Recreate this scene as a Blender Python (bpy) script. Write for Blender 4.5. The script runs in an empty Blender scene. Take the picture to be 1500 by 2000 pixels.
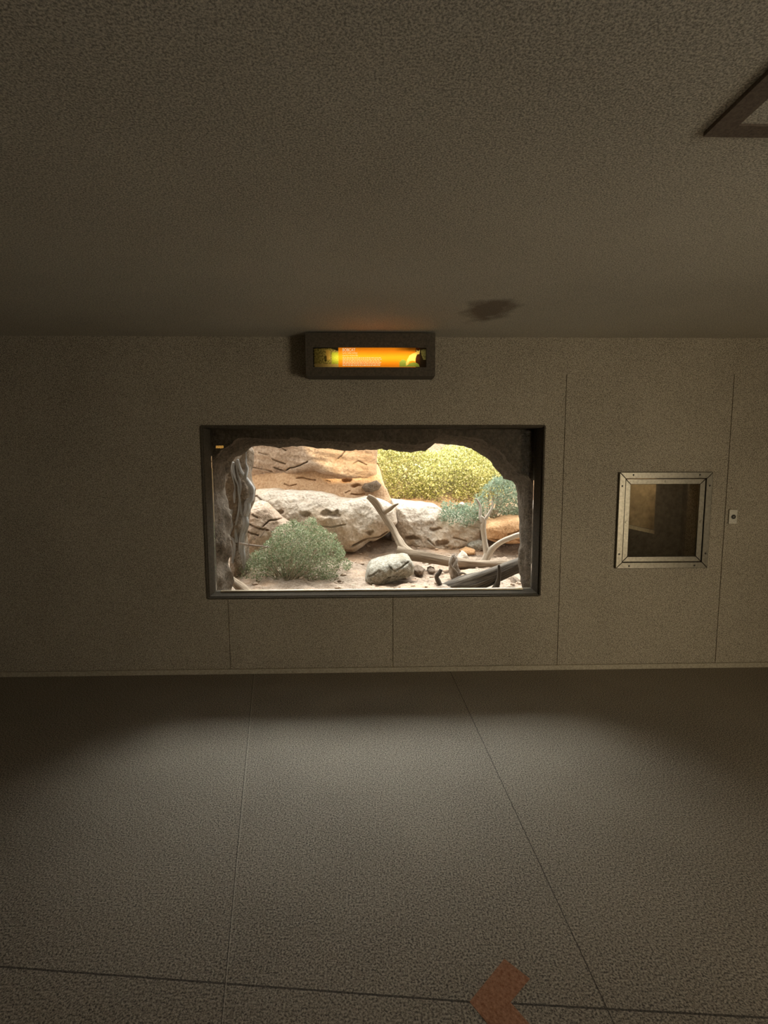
import bpy, bmesh, math, random
import numpy as np
from mathutils import Vector, Matrix, noise

random.seed(7)
rng = np.random.default_rng(7)
SC = bpy.context.scene
COL = SC.collection

# ------------------------------------------------------------------ camera
PITCH, YAW, ROLL, FPX, EYE = math.radians(6.0), math.radians(1.43), math.radians(-0.15), 1000.0, 1.6
_f = np.array([math.sin(YAW) * math.cos(PITCH), math.cos(YAW) * math.cos(PITCH), -math.sin(PITCH)])
_r0 = np.array([math.cos(YAW), -math.sin(YAW), 0.0])
_u0 = np.cross(_r0, _f)
_r = _r0 * math.cos(ROLL) + _u0 * math.sin(ROLL)
_u = np.cross(_r, _f)
EYEP = np.array([0.0, 0.0, EYE])
cam_d = bpy.data.cameras.new('camera')
cam = bpy.data.objects.new('camera', cam_d)
COL.objects.link(cam)
cam_d.sensor_fit = 'VERTICAL'
cam_d.sensor_height = 36.0
cam_d.lens = 36.0 * FPX / 2000.0
cam_d.clip_start = 0.02
cam.matrix_world = Matrix(((_r[0], _u[0], -_f[0], 0.0), (_r[1], _u[1], -_f[1], 0.0), (_r[2], _u[2], -_f[2], EYE), (0, 0, 0, 1)))
SC.camera = cam
SC.view_settings.view_transform = 'Standard'
SC.view_settings.look = 'None'
SC.view_settings.gamma = 1.0
SC.view_settings.exposure = 0.45
SC.view_settings.use_curve_mapping = False
SC.cycles.use_denoising = True
SC.cycles.max_bounces = 10
SC.cycles.diffuse_bounces = 6
SC.cycles.transparent_max_bounces = 16

D = 3.71          # distance of the front wall
CEIL = 2.448      # ceiling height

def ray(px, py):
    return _f + (px - 750.0) / FPX * _r - (py - 1000.0) / FPX * _u
def at(px, py, Y):
    d = ray(px, py); return EYEP + d * (Y / d[1])
def at_floor(px, py, z=0.0):
    d = ray(px, py); return EYEP + d * ((z - EYE) / d[2])

# ------------------------------------------------------------------ sky, sun, lamps
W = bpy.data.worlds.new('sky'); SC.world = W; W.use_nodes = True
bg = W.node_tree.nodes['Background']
# hazy sky; unseen bright patch added to light the floor through the window
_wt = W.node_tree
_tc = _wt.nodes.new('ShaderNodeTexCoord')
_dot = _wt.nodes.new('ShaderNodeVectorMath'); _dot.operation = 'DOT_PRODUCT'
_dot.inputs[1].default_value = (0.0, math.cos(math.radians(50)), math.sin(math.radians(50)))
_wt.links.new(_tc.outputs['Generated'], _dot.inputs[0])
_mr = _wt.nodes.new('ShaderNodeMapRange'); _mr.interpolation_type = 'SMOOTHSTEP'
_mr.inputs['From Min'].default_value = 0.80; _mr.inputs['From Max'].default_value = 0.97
_mr.inputs['To Min'].default_value = SKY = 2.2; _mr.inputs['To Max'].default_value = SKY_PATCH = 18.5
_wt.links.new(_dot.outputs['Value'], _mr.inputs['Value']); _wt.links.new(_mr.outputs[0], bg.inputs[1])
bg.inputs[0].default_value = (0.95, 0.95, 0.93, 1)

SUN_EL, SUN_AZ = math.radians(38), math.radians(14)     # the sun stands behind the building, a little to the right
SUN_TRAVEL = np.array([-math.sin(SUN_AZ) * math.cos(SUN_EL), math.cos(SUN_AZ) * math.cos(SUN_EL), -math.sin(SUN_EL)])
sd = bpy.data.lights.new('sun', 'SUN'); so = bpy.data.objects.new('sun', sd); COL.objects.link(so)
sd.energy = 4.6; sd.color = (1.0, 0.74, 0.42); sd.angle = math.radians(1.5)
so.rotation_euler = Vector(SUN_TRAVEL).to_track_quat('-Z', 'Y').to_euler()

def area(name, loc, target, sx, sy, power, color, spread=180.0):
    l = bpy.data.lights.new(name, 'AREA'); l.shape = 'RECTANGLE'; l.size = sx; l.size_y = sy
    l.energy = power; l.color = color; l.spread = math.radians(spread)
    o = bpy.data.objects.new(name, l); COL.objects.link(o); o.location = loc
    o.rotation_euler = (Vector(target) - Vector(loc)).to_track_quat('-Z', 'Y').to_euler()
    return o
XL, XR, YB = -3.6, 3.7, -2.6
area('doorway_daylight', (XR + 0.12, -1.3, 0.85), (2.4, 3.7, 0.65), 1.5, 1.6, 22.0, (1.0, 0.85, 0.60), 100.0)

# ------------------------------------------------------------------ material helpers
def new_mat(name):
    m = bpy.data.materials.new(name); m.use_nodes = True
    nt = m.node_tree; p = nt.nodes['Principled BSDF']
    return m, nt, p
def nd(nt, t, **kw):
    n = nt.nodes.new(t)
    for k, v in kw.items():
        if k in n.inputs: n.inputs[k].default_value = v
        else: setattr(n, k, v)
    return n
def mth(nt, op, a, b=None, c=None):
    n = nt.nodes.new('ShaderNodeMath'); n.operation = op
    for i, v in enumerate((a, b, c)):
        if v is None: continue
        if isinstance(v, (int, float)): n.inputs[i].default_value = v
        else: nt.links.new(v, n.inputs[i])
    return n.outputs[0]
def mixc(nt, fac, a, b, blend='MIX'):
    n = nt.nodes.new('ShaderNodeMix'); n.data_type = 'RGBA'; n.blend_type = blend
    for i, v in ((0, fac), (6, a), (7, b)):
        if isinstance(v, (int, float)): n.inputs[i].default_value = v
        elif isinstance(v, tuple): n.inputs[i].default_value = (*v[:3], 1)
        else: nt.links.new(v, n.inputs[i])
    return n.outputs[2]
def ramp(nt, fac, stops):
    n = nt.nodes.new('ShaderNodeValToRGB')
    el = n.color_ramp.elements
    while len(el) < len(stops): el.new(0.5)
    for e, (p, c) in zip(el, stops):
        e.position = p; e.color = (*c[:3], 1)
    nt.links.new(fac, n.inputs[0]); return n.outputs[0]
def objco(nt, scale=(1, 1, 1)):
    tc = nt.nodes.new('ShaderNodeTexCoord'); mp = nt.nodes.new('ShaderNodeMapping')
    mp.inputs['Scale'].default_value = scale
    nt.links.new(tc.outputs['Object'], mp.inputs['Vector']); return mp.outputs[0]
def ntex(nt, co, scale, detail=4.0, rough=0.55, dist=0.0):
    n = nt.nodes.new('ShaderNodeTexNoise'); n.inputs['Scale'].default_value = scale
    n.inputs['Detail'].default_value = detail; n.inputs['Roughness'].default_value = rough
    n.inputs['Distortion'].default_value = dist
    nt.links.new(co, n.inputs['Vector']); return n.outputs[0]
def bump(nt, p, h, strength, dist):
    b = nt.nodes.new('ShaderNodeBump'); b.inputs['Strength'].default_value = strength; b.inputs['Distance'].default_value = dist
    nt.links.new(h, b.inputs['Height']); nt.links.new(b.outputs[0], p.inputs['Normal'])

def speckle(name, c0, c1, grain=170.0, big=2.0, contrast=0.5, bmp=0.4, bdist=0.003, rough=0.85, spec=0.25):
    """painted rough plaster / aggregate: two tones, a fine grain and broad faint mottling"""
    m, nt, p = new_mat(name)
    co = objco(nt)
    g = ntex(nt, co, grain, 3.0, 0.7)
    b = ntex(nt, co, big, 4.0)
    f = mth(nt, 'ADD', mth(nt, 'MULTIPLY', mth(nt, 'SUBTRACT', g, 0.5), contrast * 3.0), mth(nt, 'ADD', mth(nt, 'MULTIPLY', mth(nt, 'SUBTRACT', b, 0.5), 0.35), 0.5))
    c = ramp(nt, f, [(0.0, c0), (1.0, c1)])
    nt.links.new(c, p.inputs['Base Color'])
    p.inputs['Roughness'].default_value = rough
    p.inputs['Specular IOR Level'].default_value = spec
    bump(nt, p, g, bmp, bdist)
    return m, nt, p, c

def plain(name, c, rough=0.6, metal=0.0, spec=0.5, var=0.25, scale=40.0, bmp=0.1):
    m, nt, p = new_mat(name); co = objco(nt)
    n = ntex(nt, co, scale, 4.0)
    lo = tuple(x * (1 - var) for x in c); hi = tuple(min(1, x * (1 + var)) for x in c)
    nt.links.new(ramp(nt, n, [(0.25, lo), (0.75, hi)]), p.inputs['Base Color'])
    p.inputs['Roughness'].default_value = rough; p.inputs['Metallic'].default_value = metal
    p.inputs['Specular IOR Level'].default_value = spec
    bump(nt, p, n, bmp, 0.002)
    return m

def rockmat(name, c_lo, c_mid, c_hi, scale=3.0, speck=60.0, stain=None):
    m, nt, p = new_mat(name); co = objco(nt)
    a = ntex(nt, co, scale, 8.0, 0.65, 0.4)
    s = ntex(nt, co, speck, 3.0, 0.7)
    f = mth(nt, 'ADD', mth(nt, 'MULTIPLY', a, 0.75), mth(nt, 'MULTIPLY', mth(nt, 'SUBTRACT', s, 0.5), 1.1))
    f = mth(nt, 'ADD', f, 0.12)
    c = ramp(nt, f, [(0.2, c_lo), (0.5, c_mid), (0.8, c_hi)])
    if stain:
        st = ramp(nt, ntex(nt, co, 1.6, 5.0, 0.6, 0.6), [(0.48, (0, 0, 0)), (0.66, (1, 1, 1))])
        c = mixc(nt, mth(nt, 'MULTIPLY', st, 0.75), c, stain)
    nt.links.new(c, p.inputs['Base Color'])
    p.inputs['Roughness'].default_value = 0.9; p.inputs['Specular IOR Level'].default_value = 0.15
    bump(nt, p, mth(nt, 'ADD', a, mth(nt, 'MULTIPLY', s, 0.5)), 0.9, 0.035)
    return m

def woodmat(name, lo, hi, crack=(0.03, 0.022, 0.016)):
    m, nt, p = new_mat(name)
    uv = nt.nodes.new('ShaderNodeUVMap'); mp = nt.nodes.new('ShaderNodeMapping')
    mp.inputs['Scale'].default_value = (9.0, 2.2, 1.0)
    nt.links.new(uv.outputs[0], mp.inputs['Vector'])
    a = ntex(nt, mp.outputs[0], 2.2, 6.0, 0.65, 0.6)
    c = ramp(nt, a, [(0.3, crack), (0.42, lo), (0.7, hi)])
    nt.links.new(c, p.inputs['Base Color']); p.inputs['Roughness'].default_value = 0.85
    p.inputs['Specular IOR Level'].default_value = 0.2
    bump(nt, p, a, 0.8, 0.01)
    return m

def leafmat(name, stops):
    m = bpy.data.materials.new(name); m.use_nodes = True; nt = m.node_tree
    p = nt.nodes['Principled BSDF']; out = nt.nodes['Material Output']
    gi = nt.nodes.new('ShaderNodeNewGeometry')
    c = ramp(nt, gi.outputs['Random Per Island'], stops)
    nt.links.new(c, p.inputs['Base Color']); p.inputs['Roughness'].default_value = 0.6
    p.inputs['Specular IOR Level'].default_value = 0.25
    t = nt.nodes.new('ShaderNodeBsdfTranslucent'); nt.links.new(c, t.inputs[0])
    mx = nt.nodes.new('ShaderNodeMixShader'); mx.inputs[0].default_value = 0.4
    nt.links.new(p.outputs[0], mx.inputs[1]); nt.links.new(t.outputs[0], mx.inputs[2]); nt.links.new(mx.outputs[0], out.inputs[0])
    return m

def glassmat(name, tint):
    m = bpy.data.materials.new(name); m.use_nodes = True; nt = m.node_tree
    out = nt.nodes['Material Output']; nt.nodes.remove(nt.nodes['Principled BSDF'])
    tr = nd(nt, 'ShaderNodeBsdfTransparent'); tr.inputs[0].default_value = (*tint, 1)
    gl = nd(nt, 'ShaderNodeBsdfGlossy'); gl.inputs['Roughness'].default_value = 0.01
    fr = nd(nt, 'ShaderNodeFresnel'); fr.inputs[0].default_value = 1.45
    mx = nt.nodes.new('ShaderNodeMixShader')
    nt.links.new(fr.outputs[0], mx.inputs[0]); nt.links.new(tr.outputs[0], mx.inputs[1]); nt.links.new(gl.outputs[0], mx.inputs[2])
    nt.links.new(mx.outputs[0], out.inputs[0])
    return m

# ------------------------------------------------------------------ mesh helpers
def link_mesh(name, verts, faces, mat, parent=None, smooth=False, uvs=None, loc=None):
    """one mesh object; verts in world space, moved to the parent's (or loc's) origin"""
    me = bpy.data.meshes.new(name)
    org = np.zeros(3)
    if parent is not None: org = np.array(parent['_org'])
    elif loc is not None: org = np.array(loc, float)
    v = np.asarray(verts, float) - org
    me.from_pydata([tuple(x) for x in v], [], [tuple(int(i) for i in f) for f in faces])
    if uvs is not None:
        ul = me.uv_layers.new(name='UVMap')
        vi = np.zeros(len(me.loops), dtype=np.int32); me.loops.foreach_get('vertex_index', vi)
        ul.data.foreach_set('uv', np.asarray(uvs, np.float32)[vi].ravel())
    me.materials.append(mat)
    if smooth: me.polygons.foreach_set('use_smooth', [True] * len(me.polygons))
    me.update()
    o = bpy.data.objects.new(name, me); COL.objects.link(o)
    if parent is not None:
        o.parent = parent
        if parent.type == 'MESH' or parent.type == 'EMPTY': o['_org'] = list(org)
    else:
        o.location = org; o['_org'] = list(org)
    return o
def thing(name, label, cat, loc, group=None, kind=None):
    o = bpy.data.objects.new(name, None); COL.objects.link(o); o.location = tuple(loc); o.empty_display_size = 0.1
    o['_org'] = [float(x) for x in loc]
    return tag(o, label, cat, group, kind)
def tag(o, label=None, cat=None, group=None, kind=None):
    if label: o['label'] = label
    if cat: o['category'] = cat
    if group: o['group'] = group
    if kind: o['kind'] = kind
    return o

class MB:
    def __init__(s): s.v = []; s.f = []; s.uv = []
    def add(s, v, f, uv=None):
        n = len(s.v); s.v += [tuple(x) for x in v]; s.f += [tuple(i + n for i in q) for q in f]
        s.uv += list(uv) if uv is not None else [(0, 0)] * len(v)
    def box(s, x0, x1, y0, y1, z0, z1):
        v = [(x, y, z) for z in (z0, z1) for y in (y0, y1) for x in (x0, x1)]
        s.add(v, [(0, 2, 3, 1), (4, 5, 7, 6), (0, 1, 5, 4), (2, 6, 7, 3), (0, 4, 6, 2), (1, 3, 7, 5)])
    def prism(s, pts2, y0, y1):
        """polygon in (x, z) pushed from y0 to y1"""
        n = len(pts2)
        v = [(x, y0, z) for x, z in pts2] + [(x, y1, z) for x, z in pts2]
        f = [tuple(range(n)), tuple(range(2 * n - 1, n - 1, -1))] + [(i, i + n, (i + 1) % n + n, (i + 1) % n) for i in range(n)]
        s.add(v, f)
    def build(s, name, mat, parent=None, smooth=False, bevel=0.0, loc=None):
        o = link_mesh(name, s.v, s.f, mat, parent, smooth, s.uv, loc)
        bm = bmesh.new(); bm.from_mesh(o.data); bmesh.ops.recalc_face_normals(bm, faces=bm.faces)
        bm.to_mesh(o.data); bm.free()
        if bevel:
            b = o.modifiers.new('bevel', 'BEVEL'); b.width = bevel; b.segments = 2; b.limit_method = 'ANGLE'
        return o

def resample(pts, rad, step):
    """Catmull-Rom through pts (k,3) with radii"""
    P = np.array(pts, float); R = np.array(rad, float)
    P = np.vstack([2 * P[0] - P[1], P, 2 * P[-1] - P[-2]]); R = np.concatenate([[R[0]], R, [R[-1]]])
    out, ro = [], []
    for i in range(1, len(P) - 2):
        n = max(2, int(np.linalg.norm(P[i + 1] - P[i]) / step))
        for t in np.linspace(0, 1, n, endpoint=False):
            a = 2 * P[i]; b = P[i + 1] - P[i - 1]; c = 2 * P[i - 1] - 5 * P[i] + 4 * P[i + 1] - P[i + 2]; d = -P[i - 1] + 3 * P[i] - 3 * P[i + 1] + P[i + 2]
            out.append(0.5 * (a + b * t + c * t * t + d * t ** 3)); ro.append(R[i] * (1 - t) + R[i + 1] * t)
    out.append(P[-2]); ro.append(R[-2])
    return np.array(out), np.array(ro)
def tube(mb, pts, rad, seg=12, step=0.025, rough=0.12, flute=0.0, twist=0.0, seed=0.0):
    P, R = resample(pts, rad, step)
    T = np.gradient(P, axis=0); T /= np.linalg.norm(T, axis=1)[:, None] + 1e-9
    up = np.array([0.0, 0.0, 1.0]) if abs(T[0][2]) < 0.9 else np.array([1.0, 0, 0])
    nrm = np.cross(T[0], up); nrm /= np.linalg.norm(nrm)
    v, uv, s = [], [], 0.0
    for i in range(len(P)):
        if i:
            s += np.linalg.norm(P[i] - P[i - 1])
            nrm = nrm - T[i] * np.dot(nrm, T[i]); nrm /= np.linalg.norm(nrm)
        bn = np.cross(T[i], nrm)
        for k in range(seg):
            a = 2 * math.pi * k / seg
            n1 = noise.noise(Vector((math.cos(a) * 1.2 + seed, math.sin(a) * 1.2, s * 4.0 / max(0.3, 1)))) if rough else 0
            n2 = noise.noise(Vector((math.cos(a + twist * s) * 4 + seed, math.sin(a + twist * s) * 4, s * 2.0))) if flute else 0
            r = R[i] * (1 + rough * 1.6 * n1 + flute * n2 * 1.8)
            v.append(P[i] + r * (math.cos(a) * nrm + math.sin(a) * bn)); uv.append((abs(k / seg * 2 - 1), s))
    n = len(P); f = []
    for i in range(n - 1):
        for k in range(seg):
            k2 = (k + 1) % seg
            f.append((i * seg + k, i * seg + k2, (i + 1) * seg + k2, (i + 1) * seg + k))
    f.append(tuple(range(seg - 1, -1, -1))); f.append(tuple((n - 1) * seg + k for k in range(seg)))
    mb.add(v, f, uv)

def fbm(x, y, z, oct=5, sc=1.0):
    t, a = 0.0, 1.0
    for o in range(oct):
        t += a * noise.noise(Vector((x * sc, y * sc, z * sc))); sc *= 2.03; a *= 0.52
    return t
def seg_dist(P, A, B):
    AB = B - A; t = np.clip(((P - A) @ AB) / (AB @ AB + 1e-12), 0, 1)
    C = A + t[:, None] * AB
    return np.linalg.norm(P - C, axis=1), C
def poly_dist(P, poly, closed=True):
    best = np.full(len(P), 1e9); near = np.zeros_like(P)
    n = len(poly)
    for i in range(n if closed else n - 1):
        d, C = seg_dist(P, poly[i], poly[(i + 1) % n]); k = d < best
        best[k] = d[k]; near[k] = C[k]
    return best, near
def inside(P, poly):
    r = np.zeros(len(P), bool); n = len(poly); j = n - 1
    for i in range(n):
        xi, zi = poly[i]; xj, zj = poly[j]
        c = ((zi > P[:, 1]) != (zj > P[:, 1])) & (P[:, 0] < (xj - xi) * (P[:, 1] - zi) / (zj - zi + 1e-12) + xi)
        r ^= c; j = i
    return r
def jag(poly, amp, seed, step=0.03):
    """walk a polygon and roughen its edge"""
    out = []
    n = len(poly)
    for i in range(n):
        a, b = poly[i], poly[(i + 1) % n]; L = np.linalg.norm(b - a); k = max(1, int(L / step))
        for t in np.linspace(0, 1, k, endpoint=False):
            p = a + (b - a) * t
            out.append(p + amp * np.array([noise.noise(Vector((p[0] * 9, p[1] * 9, seed))), noise.noise(Vector((p[0] * 9, p[1] * 9, seed + 50)))]))
    return np.array(out)

def rock(outline_px, Y0, thick, name, mat, spacing=0.02, round_r=0.15, bulge=0.12, amp=0.05, freq=2.2, slope=0.0,
         pits=(), cracks=(), parent=None, edge=0.012, seed=0.0, ridged=0.0, strata=0.0):
    """a solid rock: the shape of its face at distance Y0, bulging towards the viewer, with a rough back `thick` behind it"""
    poly = np.array([[*(at(x, y, Y0)[[0, 2]])] for x, y in outline_px])
    poly = jag(poly, edge, seed)
    lo, hi = poly.min(0) - spacing * 2, poly.max(0) + spacing * 2
    xs = np.arange(lo[0], hi[0], spacing); zs = np.arange(lo[1], hi[1], spacing)
    G = np.array([(x, z) for z in zs for x in xs]); nx, nz = len(xs), len(zs)
    ins = inside(G, poly); d, near = poly_dist(G, poly)
    dep = np.zeros(len(G))
    zmid, zspan = (lo[1] + hi[1]) / 2, (hi[1] - lo[1])
    use = np.zeros(len(G), int) - 1; cells = []
    for j in range(nz - 1):
        for i in range(nx - 1):
            q = (j * nx + i, j * nx + i + 1, (j + 1) * nx + i + 1, (j + 1) * nx + i)
            if ins[list(q)].sum() >= 2: cells.append(q)
    used = sorted({k for q in cells for k in q}); idx = {k: n for n, k in enumerate(used)}
    U = np.array(used)
    pos = np.where(ins[U][:, None], G[U], near[U]); dd = np.where(ins[U], d[U], 0.0)
    t = np.clip(dd / round_r, 0, 1); prof = np.sqrt(np.clip(1 - (1 - t) ** 2, 0, 1))
    y = Y0 - bulge * prof + slope * (pos[:, 1] - zmid)
    for k in range(len(U)):
        x, z = pos[k]
        n = fbm(x + seed, Y0, z, 6, freq) * amp
        if ridged: n += ridged * (abs(noise.noise(Vector((x * 5 + seed, 1.0, z * 5)))) + 0.5 * abs(noise.noise(Vector((x * 11 + seed, 4.0, z * 11)))))
        if strata: n += strata * noise.noise(Vector((x * 1.2 + seed, 7.0, z * 14 + x * 2)))
        y[k] += n * min(1.0, 0.3 + dd[k] / 0.05)
    for (cx, cy, rx, ry, dp) in pits:
        c = at(cx, cy, Y0)[[0, 2]]; ex = rx / FPX * Y0; ez = ry / FPX * Y0
        wx = np.array([noise.noise(Vector((a * 14, b * 14, seed))) for a, b in pos]); wz = np.array([noise.noise(Vector((a * 14, b * 14, seed + 30))) for a, b in pos])
        q = ((pos[:, 0] - c[0]) / ex + wx * 0.7) ** 2 + ((pos[:, 1] - c[1]) / ez + wz * 0.9) ** 2
        y += dp * 0.75 * np.clip(1.25 - q, 0, 1) ** 0.8
    for (pts, w, dp) in cracks:
        L = np.array([[*(at(a, b, Y0)[[0, 2]])] for a, b in pts]); L = L + 0.0
        q, _ = poly_dist(pos, L, False); ww = 0.75 * w / FPX * Y0
        y += dp * np.exp(-(q / ww) ** 2) * np.array([0.45 + 0.55 * min(1, max(0, 0.7 + 1.3 * noise.noise(Vector((a * 11, b * 11, seed + 5))))) for a, b in pos])
    # rim vertices swell outward a little so the side is not a straight cut
    V = [(pos[k][0], y[k], pos[k][1]) for k in range(len(U))]
    F = [tuple(idx[k] for k in q) for q in cells]
    ec = {}
    for q in F:
        for a, b in zip(q, q[1:] + q[:1]): ec[(a, b)] = 1
    bnd = [(a, b) for (a, b) in ec if (b, a) not in ec]
    bi = {}
    cen = pos.mean(0)
    layers = [(0.33, 1.0), (0.75, 0.97), (1.0, 0.82)]
    for a, b in bnd:
        for k in (a, b):
            if k not in bi:
                ids = []
                for (tt, s) in layers:
                    p = cen + (pos[k] - cen) * s
                    ids.append(len(V)); V.append((p[0], Y0 + thick * tt + 0.03 * noise.noise(Vector((p[0] * 4, tt * 3, p[1] * 4))), p[1]))
                bi[k] = ids
    for a, b in bnd:
        F.append((b, a, bi[a][0], bi[b][0]))
        F.append((bi[b][0], bi[a][0], bi[a][1], bi[b][1])); F.append((bi[b][1], bi[a][1], bi[a][2], bi[b][2]))
    ci = len(V); V.append((cen[0], Y0 + thick, cen[1]))
    for a, b in bnd: F.append((bi[b][2], bi[a][2], ci))
    V = np.array(V)
    base = (cen[0], Y0 + thick / 2, V[:, 2].min())
    o = link_mesh(name, V, F, mat, parent, True, None, None if parent is not None else base)
    bm = bmesh.new(); bm.from_mesh(o.data)
    bmesh.ops.recalc_face_normals(bm, faces=bm.faces); bm.to_mesh(o.data); bm.free()
    return o

# ------------------------------------------------------------------ room materials
M_wall, nt, p, c = speckle('beige_wall_plaster', (0.12, 0.100, 0.072), (0.60, 0.525, 0.40), 165, 1.6, 1.25, 0.6, 0.003, 0.8, 0.3)
M_ceil, nt, p, c = speckle('ceiling_plaster', (0.26, 0.235, 0.19), (0.74, 0.69, 0.57), 185, 1.3, 1.35, 0.4, 0.003, 0.9, 0.2)
# water stain with a shape of its own on the ceiling
sx, sy, _z = at_floor(955, 606, CEIL) if False else (EYEP + ray(955, 606) * ((CEIL - EYE) / ray(955, 606)[2]))
tc = nt.nodes.new('ShaderNodeTexCoord'); sep = nt.nodes.new('ShaderNodeSeparateXYZ'); nt.links.new(tc.outputs['Object'], sep.inputs[0])
wob = ntex(nt, tc.outputs['Object'], 7.0, 4.0)
dx = mth(nt, 'DIVIDE', mth(nt, 'SUBTRACT', sep.outputs[0], float(sx)), 0.17)
dy = mth(nt, 'DIVIDE', mth(nt, 'SUBTRACT', sep.outputs[1], float(sy)), 0.30)
rr = mth(nt, 'SQRT', mth(nt, 'ADD', mth(nt, 'MULTIPLY', dx, dx), mth(nt, 'MULTIPLY', dy, dy)))
rr = mth(nt, 'ADD', rr, mth(nt, 'MULTIPLY', mth(nt, 'SUBTRACT', wob, 0.5), 1.6))
mask = ramp(nt, rr, [(0.45, (1, 1, 1)), (1.0, (0, 0, 0))])
cs = mixc(nt, mth(nt, 'MULTIPLY', mask, 0.75), c, (0.13, 0.09, 0.06))
nt.links.new(cs, p.inputs['Base Color'])

M_floor, nt, p, c = speckle('aggregate_floor', (0.06, 0.052, 0.041), (0.52, 0.45, 0.35), 150, 1.4, 1.25, 0.9, 0.005, 0.75, 0.35)
tc = nt.nodes.new('ShaderNodeTexCoord'); sep = nt.nodes.new('ShaderNodeSeparateXYZ'); nt.links.new(tc.outputs['Object'], sep.inputs[0])
def floor_line(a, b, w):
    A = at_floor(*a)[:2]; B = at_floor(*b)[:2]; t = (B - A) / np.linalg.norm(B - A); n = np.array([-t[1], t[0]])
    dist = mth(nt, 'ABSOLUTE', mth(nt, 'SUBTRACT', mth(nt, 'ADD', mth(nt, 'MULTIPLY', sep.outputs[0], float(n[0])), mth(nt, 'MULTIPLY', sep.outputs[1], float(n[1]))), float(n @ A)))
    return mth(nt, 'LESS_THAN', dist, w)
l1 = floor_line((494, 1355), (436, 1985), 0.0014)
l1b = floor_line((491.5, 1355), (433.5, 1985), 0.0013)
l2 = floor_line((932, 1425), (1195, 1990), 0.002)
l3 = floor_line((0, 1888), (920, 1957), 0.0032)
l4 = floor_line((1000, 1960), (1500, 1988), 0.0032)
left = mth(nt, 'LESS_THAN', sep.outputs[0], float(at_floor(958, 1957)[0]))
dark = mth(nt, 'MAXIMUM', l2, mth(nt, 'MAXIMUM', mth(nt, 'MULTIPLY', l3, left), mth(nt, 'MULTIPLY', l4, mth(nt, 'SUBTRACT', 1.0, left))))
dark = mth(nt, 'MAXIMUM', dark, l1b)
cc = mixc(nt, mth(nt, 'MULTIPLY', dark, 0.8), c, (0.03, 0.026, 0.02))
cc = mixc(nt, mth(nt, 'MULTIPLY', l1, 0.4), cc, (0.66, 0.6, 0.48))  # pale highlight painted along the left floor joint
nt.links.new(cc, p.inputs['Base Color'])

M_base, *_ = speckle('painted_baseboard', (0.2, 0.17, 0.12), (0.62, 0.55, 0.42), 110, 2, 0.5, 0.4)
M_frame = plain('dark_brown_frame', (0.085, 0.071, 0.052), 0.95, 0, 0.05, 0.4, 90, 0.4)
M_alu = plain('brushed_aluminium', (0.20, 0.18, 0.14), 0.36, 1.0, 0.5, 0.25, 60, 0.25)
M_alu_d = plain('dark_screw_metal', (0.04, 0.035, 0.03), 0.5, 0.6)
M_bead = plain('pale_metal_bead', (0.62, 0.52, 0.38), 0.4, 0.7, 0.5, 0.15)
M_black = plain('dark_brown_housing', (0.09, 0.074, 0.052), 0.55, 0, 0.3, 0.4, 80, 0.2)
M_glass = glassmat('window_glass', (0.97, 0.98, 0.97))
M_glass2 = glassmat('den_glass', (0.8, 0.8, 0.78))

# ------------------------------------------------------------------ room shell
def relief(name, xs, zs, depth, y_back, mat):
    """wall seen from -y: every cell (i, j) has its face at y = depth(i, j), or is a hole when that is None"""
    mb = MB(); nx, nz = len(xs) - 1, len(zs) - 1
    dm = [[depth(i, j) for j in range(nz)] for i in range(nx)]
    def quad(*v): mb.add(v, [(0, 1, 2, 3)])
    for i in range(nx):
        for j in range(nz):
            d = dm[i][j]
            x0, x1, z0, z1 = xs[i], xs[i + 1], zs[j], zs[j + 1]
            if d is not None:
                quad((x0, d, z0), (x1, d, z0), (x1, d, z1), (x0, d, z1))
                quad((x0, y_back, z0), (x0, y_back, z1), (x1, y_back, z1), (x1, y_back, z0))
            da = d if d is not None else y_back
            if i + 1 < nx:
                db = dm[i + 1][j] if dm[i + 1][j] is not None else y_back
                if da != db: quad((x1, da, z0), (x1, db, z0), (x1, db, z1), (x1, da, z1))
            if j + 1 < nz:
                db = dm[i][j + 1] if dm[i][j + 1] is not None else y_back
                if da != db: quad((x0, da, z1), (x1, da, z1), (x1, db, z1), (x0, db, z1))
    o = link_mesh(name, mb.v, mb.f, mat)
    bm = bmesh.new(); bm.from_mesh(o.data); bmesh.ops.remove_doubles(bm, verts=bm.verts, dist=1e-5); bmesh.ops.recalc_face_normals(bm, faces=bm.faces)
    bm.to_mesh(o.data); bm.free()
    return tag(o, kind='structure')

WB = D + 0.2      # back of the front wall
A = at(388, 832, D); B = at(1053, 1163, D)
wx0, wz1 = at(392, 832, D)[0], A[2]; wx1, wz0 = at(1059, 1000, D)[0], B[2]
fx0, fx1 = at(1204, 1015, D)[0], at(1384, 1015, D)[0]; fz1, fz0 = at(1295, 922, D)[2], at(1290, 1109, D)[2]
FW = 0.087        # both rails of the small frame together
jx = [at(447, 1230, D)[0], at(767, 1230, D)[0], at(1097, 1010, D)[0], at(1416, 1000, D)[0]]
top_z = at(1200, 730, D)[2]
g = 0.004
xs = sorted({XL, XR, wx0, wx1, fx0 + FW * .5, fx1 - FW * .5} | {x - g for x in jx} | {x + g for x in jx})
zs = sorted({0.0, CEIL, wz0, wz1, fz0 + FW * .5, fz1 - FW * .5, top_z - g, top_z + g})
def dep(i, j):
    x = (xs[i] + xs[i + 1]) / 2; z = (zs[j] + zs[j + 1]) / 2
    if wx0 < x < wx1 and wz0 < z < wz1: return None
    if fx0 + FW * .5 < x < fx1 - FW * .5 and fz0 + FW * .5 < z < fz1 - FW * .5: return None
    if abs(z - top_z) < g: return D + 0.004
    if any(abs(x - q) < g for q in jx) and z < top_z and not (z > wz1 and x < wx1): return D + 0.006
    return D
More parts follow.
